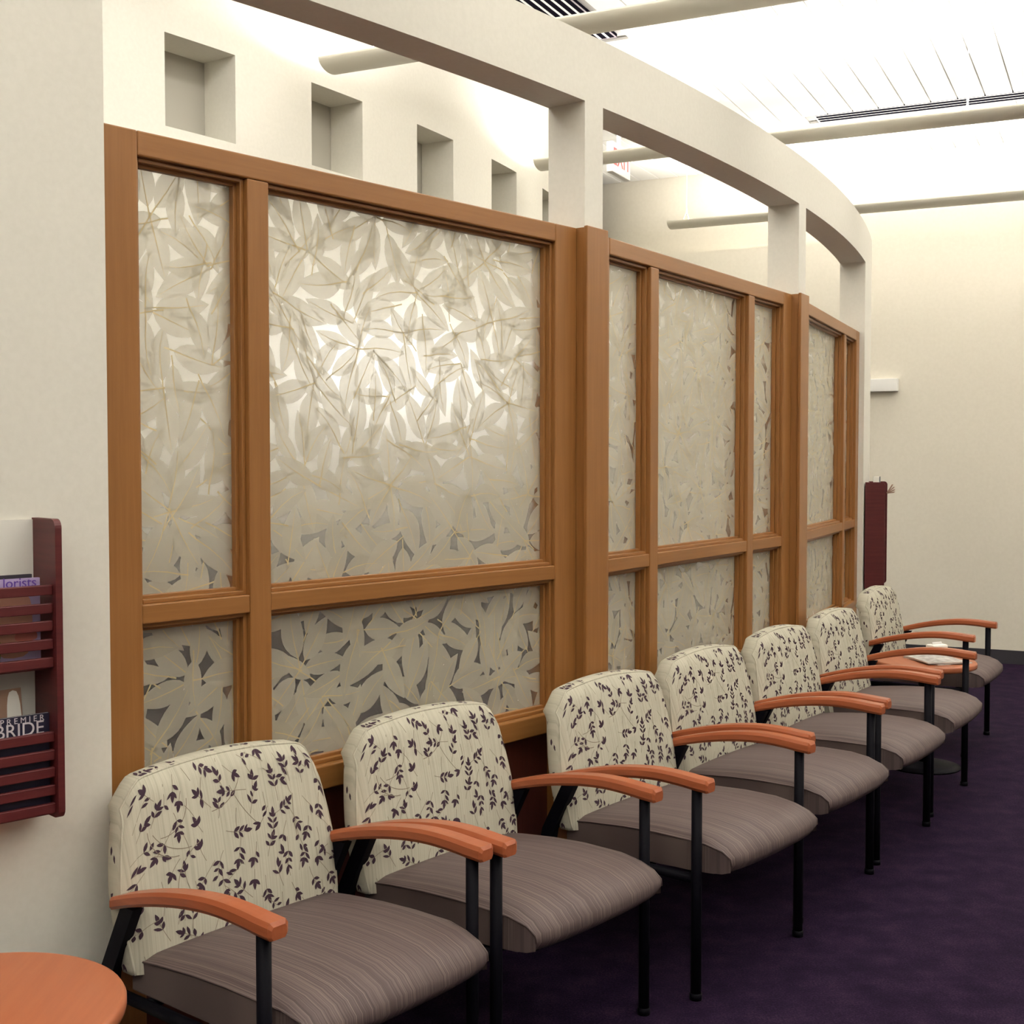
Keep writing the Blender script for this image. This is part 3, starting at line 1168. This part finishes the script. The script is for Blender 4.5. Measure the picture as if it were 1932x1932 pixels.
# ------------------------------------------------------------------ side tables
def side_table(loc, r, h, label):
    root = tag(empty('side_table', loc), label, 'table', 'round side tables by the chairs')
    m = MB()
    m.lathe([(r - 0.012, h - 0.032), (r - 0.002, h - 0.028), (r, h - 0.02), (r, h - 0.008), (r - 0.004, h - 0.001), (r - 0.01, h)], 72)
    m.build('table_top', M['table'], root)
    m = MB(); m.lathe([(r * 0.55, h - 0.045), (r * 0.55, h - 0.0325)], 32); m.build('mounting_plate', M['black_metal'], root)
    m = MB(); m.lathe([(0.028, 0.03), (0.028, h - 0.046)], 20); m.build('column', M['black_metal'], root)
    m = MB(); m.lathe([(r * 0.72, 0.0), (r * 0.72, 0.008), (r * 0.5, 0.018), (0.05, 0.03)], 40); m.build('base', M['black_metal'], root)
    return root


side_table((-1.016, 2.335, 0), 0.285, 0.53, 'round orange-brown side table cut off at the lower left corner')
tp = (mids[5] + mids[6]) / 2 + Vector((-0.215, 0.11, 0))
side_table(tp, 0.255, 0.545, 'round wooden side table between the two farthest chairs, magazines on top')


def magazine(name, loc, rz, wd, ht, th, cover, label, rot=None):
    root = tag(empty(name, loc, rz), label, 'magazine')
    if rot is not None:
        root.rotation_euler = rot
    m = MB(); m.box(-wd / 2, wd / 2, -ht / 2 + 0.0015, ht / 2 - 0.0015, 0.0005, th - 0.0005); m.build('pages', M['paper'], root)
    m = MB(); m.box(-wd / 2, wd / 2, -ht / 2, ht / 2, th - 0.0004, th + 0.0002); m.box(-wd / 2, wd / 2, -ht / 2, ht / 2, 0, 0.0004)
    m.build('cover', cover, root)
    return root


zt = 0.5455
mg = two_tone('grey_photo_cover', (0.25, 0.24, 0.23), (0.62, 0.61, 0.58), 25, rough=0.35)
ma = magazine('magazine', tp + Vector((0.06, -0.02, zt)), 0.35, 0.21, 0.27, 0.006, flat('dark_cover', (0.18, 0.17, 0.16), 0.35), 'grey magazine lying lowest on the far side table')
ma = magazine('magazine', tp + Vector((0.045, -0.03, zt + 0.0075)), 0.15, 0.21, 0.27, 0.006, mg, 'mottled grey and white magazine on top on the far side table')
tb = tag(empty('tissue_packet', tp + Vector((0.12, 0.17, zt)), 0.4), 'small white packet at the back edge of the far side table', 'packet')
m = MB(); m.box(-0.05, 0.05, -0.03, 0.03, 0, 0.056, 0, 0.008); m.build('wrapper', M['paper'], tb)
m = MB(); m.box(-0.03, 0.03, -0.004, 0.004, 0.0555, 0.068, 0, 0.002); m.build('tissue', M['white_plastic'], tb)

# ------------------------------------------------------------------ magazine racks
def rack(loc, rz, W, label):
    """local: x to the left along the wall (0 = right-hand side panel's outer face), y out of the wall, z up from its foot"""
    root = tag(empty('magazine_rack', loc, rz), label, 'magazine rack')
    H, D = 0.655, 0.118
    for x in (0.0, W - 0.015):
        m = MB()
        pts = []
        for (cy_, cz, a0) in ((D - 0.02, 0.02, -90), (D - 0.02, H - 0.02, 0)):
            for q in range(6):
                a = rad(a0 + 18 * q)
                pts.append((cy_ + 0.02 * cos(a), cz + 0.02 * sin(a)))
        pts += [(0.001, H), (0.001, 0.0)]
        n = len(pts)
        vs = [(x + e, y, z) for e in (0, 0.015) for y, z in pts]
        m.mesh(vs, [tuple(range(n)), tuple(reversed(range(n, 2 * n)))] + [(i, n + i, n + (i + 1) % n, (i + 1) % n) for i in range(n)])
        m.build('side_panel', M['cherry'], root)
    m = MB(); m.box(0.0155, W - 0.0155, 0.001, 0.007, 0.012, H - 0.004); m.build('back_panel', M['grey_laminate'], root)
    for z in [0.512, 0.472, 0.434, 0.394, 0.354, 0.191, 0.151, 0.113, 0.074, 0.034]:
        m = MB(); m.box(0.0155, W - 0.0155, D - 0.026, D - 0.013, z - 0.022, z, 0, 0.002)
        m.build('slat', M['cherry'], root)
    for z in (0.335, 0.015):
        m = MB(); m.box(0.0155, W - 0.0155, 0.0075, D - 0.027, z - 0.008, z); m.build('pocket_floor', M['cherry'], root)
    return root


def wall_frame(a):
    """point on the partition's face and the turn that puts local y along the outward normal, x backwards along the wall"""
    return pol(R, a), rad(a - 90)


pr, rr = wall_frame(-45.775)
RZ0 = 0.772
rack(pr + Vector((0, 0, RZ0)), rr, 0.62, 'dark cherry slatted magazine rack on the wall at the left edge')
RM = Matrix.Translation(pr + Vector((0, 0, RZ0))) @ Matrix.Rotation(rr, 4, 'Z')


def standing_magazine(name, x, y, z, wd, ht, th, lean, cover, label, tiltx=0.0):
    """a magazine standing in a pocket, face outward; x from the rack's right end"""
    root = empty(name)
    root.matrix_world = RM @ Matrix.Translation((x, y, z)) @ Matrix.Rotation(tiltx, 4, 'Y') @ Matrix.Rotation(lean, 4, 'X')
    tag(root, label, 'magazine', 'magazines in the near rack')
    m = MB(); m.box(-wd / 2, wd / 2, -th / 2, th / 2, 0.001, ht - 0.001); m.build('pages', M['paper'], root)
    m = MB(); m.box(-wd / 2, wd / 2, th / 2 + 0.0001, th / 2 + 0.0006, 0, ht); m.box(-wd / 2, wd / 2, -th / 2 - 0.0006, -th / 2 - 0.0001, 0, ht)
    m.build('cover', cover, root)
    return root


def patch(root, x0, x1, z0, z1, y, mat, name='cover_photo'):
    m = MB()
    n = 20
    cx_, cz_, rx, rz_ = (x0 + x1) / 2, (z0 + z1) / 2, (x1 - x0) / 2, (z1 - z0) / 2
    pts = []
    for i in range(n):
        a = 2 * pi * i / n
        c_, s_ = cos(a), sin(a)
        pts.append((cx_ + rx * math.copysign(abs(c_) ** 0.6, c_), y, cz_ + rz_ * math.copysign(abs(s_) ** 0.6, s_)))
    m.face(pts)
    return m.build(name, mat, root)


skin = flat('cover_skin', (0.55, 0.27, 0.19), 0.4)
coral = flat('cover_coral', (0.55, 0.16, 0.13), 0.4)
lilac = flat('cover_lilac', (0.42, 0.33, 0.55), 0.4)
violet = flat('cover_violet', (0.12, 0.05, 0.33), 0.4)
lime = flat('cover_green', (0.22, 0.28, 0.05), 0.4)
navy = flat('cover_navy', (0.02, 0.018, 0.04), 0.35)
gold = flat('cover_title', (0.60, 0.55, 0.58), 0.4)
tan = flat('cover_tan', (0.36, 0.22, 0.15), 0.5)
# upper pocket
m1 = standing_magazine('magazine', 0.165, 0.052, 0.336, 0.25, 0.198, 0.005, 0.0, flat('cover_dark', (0.04, 0.035, 0.05), 0.4), 'dark magazine at the back of the upper rack pocket')
m2 = standing_magazine('magazine', 0.138, 0.070, 0.336, 0.215, 0.191, 0.006, 0.0, lilac, 'magazine with a violet title in the upper rack pocket')
text_mesh('lorists', 0.030, violet, 'title', m2, (-0.1, 0.0042, 0.1815), (pi / 2, 0, pi), align='RIGHT')
patch(m2, -0.09, -0.005, 0.02, 0.165, 0.0038, skin)
patch(m2, 0.0, 0.09, 0.09, 0.15, 0.0038, navy)
patch(m2, -0.10, -0.05, 0.055, 0.075, 0.0042, coral)
patch(m2, -0.02, 0.06, 0.005, 0.075, 0.0043, lime)
# lower pocket
m3 = standing_magazine('magazine', 0.168, 0.036, 0.021, 0.24, 0.258, 0.004, 0.05, tan, 'tan magazine leaning behind the bridal magazine in the lower rack pocket', 0.03)
patch(m3, -0.118, -0.085, 0.02, 0.255, 0.0029, M['paper'])
m4 = standing_magazine('magazine', 0.125, 0.078, 0.016, 0.215, 0.214, 0.007, 0.0, navy, 'dark bridal magazine with pale title at the front of the lower rack pocket')
text_mesh('P R E M I E R', 0.018, gold, 'small_title', m4, (-0.096, 0.0046, 0.2045), (pi / 2, 0, pi), align='RIGHT')
text_mesh('BRIDE', 0.042, gold, 'title', m4, (-0.096, 0.0046, 0.183), (pi / 2, 0, pi), sx=0.98, align='RIGHT')

# rack on the end of the partition, seen from its side
pe, re_ = wall_frame(-18.3)
far_rack = rack(pe + Vector((0, 0, RZ0)), re_, 0.42, 'dark cherry magazine rack seen from its side at the far end')
RM = Matrix.Translation(pe + Vector((0, 0, RZ0))) @ Matrix.Rotation(re_, 4, 'Z')
mm = standing_magazine('magazine', 0.2, 0.060, 0.336, 0.21, 0.352, 0.036, 0.0, flat('cover_slate', (0.04, 0.05, 0.08), 0.4), 'thick slate-blue catalogue poking above the far rack')
mm['group'] = 'magazines in the far rack'
mm.children[0].data.materials[0] = bpy.data.materials['cover_slate']
lt = empty('leaflet')
lt.matrix_world = RM @ Matrix.Translation((0.17, 0.122, 0.585))
tag(lt, 'tan leaflet fanned open at the front of the far rack', 'leaflet')
for q, ang in enumerate((-0.55, -0.85, -1.15, -1.45)):
    m = MB(); m.box(-0.07, 0.07, -0.003, 0.003, 0.0, 0.062 - 0.006 * q, 0, 0.001, Matrix.Rotation(ang, 4, 'X'))
    m.build('page', tan, lt)

# ------------------------------------------------------------------ small white box on the far wall
wb = tag(empty('wall_box', db(DFAR, -1.94, 2.11), -AL), 'white rectangular box on the far wall beside the partition end', 'wall box')
m = MB(); m.box(0, 0.30, -0.075, -0.0005, 0, 0.10, 0, 0.004); m.build('housing', M['white_plastic'], wb)
m = MB(); m.box(0.02, 0.28, -0.0765, -0.0752, 0.012, 0.088, 0, 0.0); m.build('cover_plate', M['white_plastic'], wb)
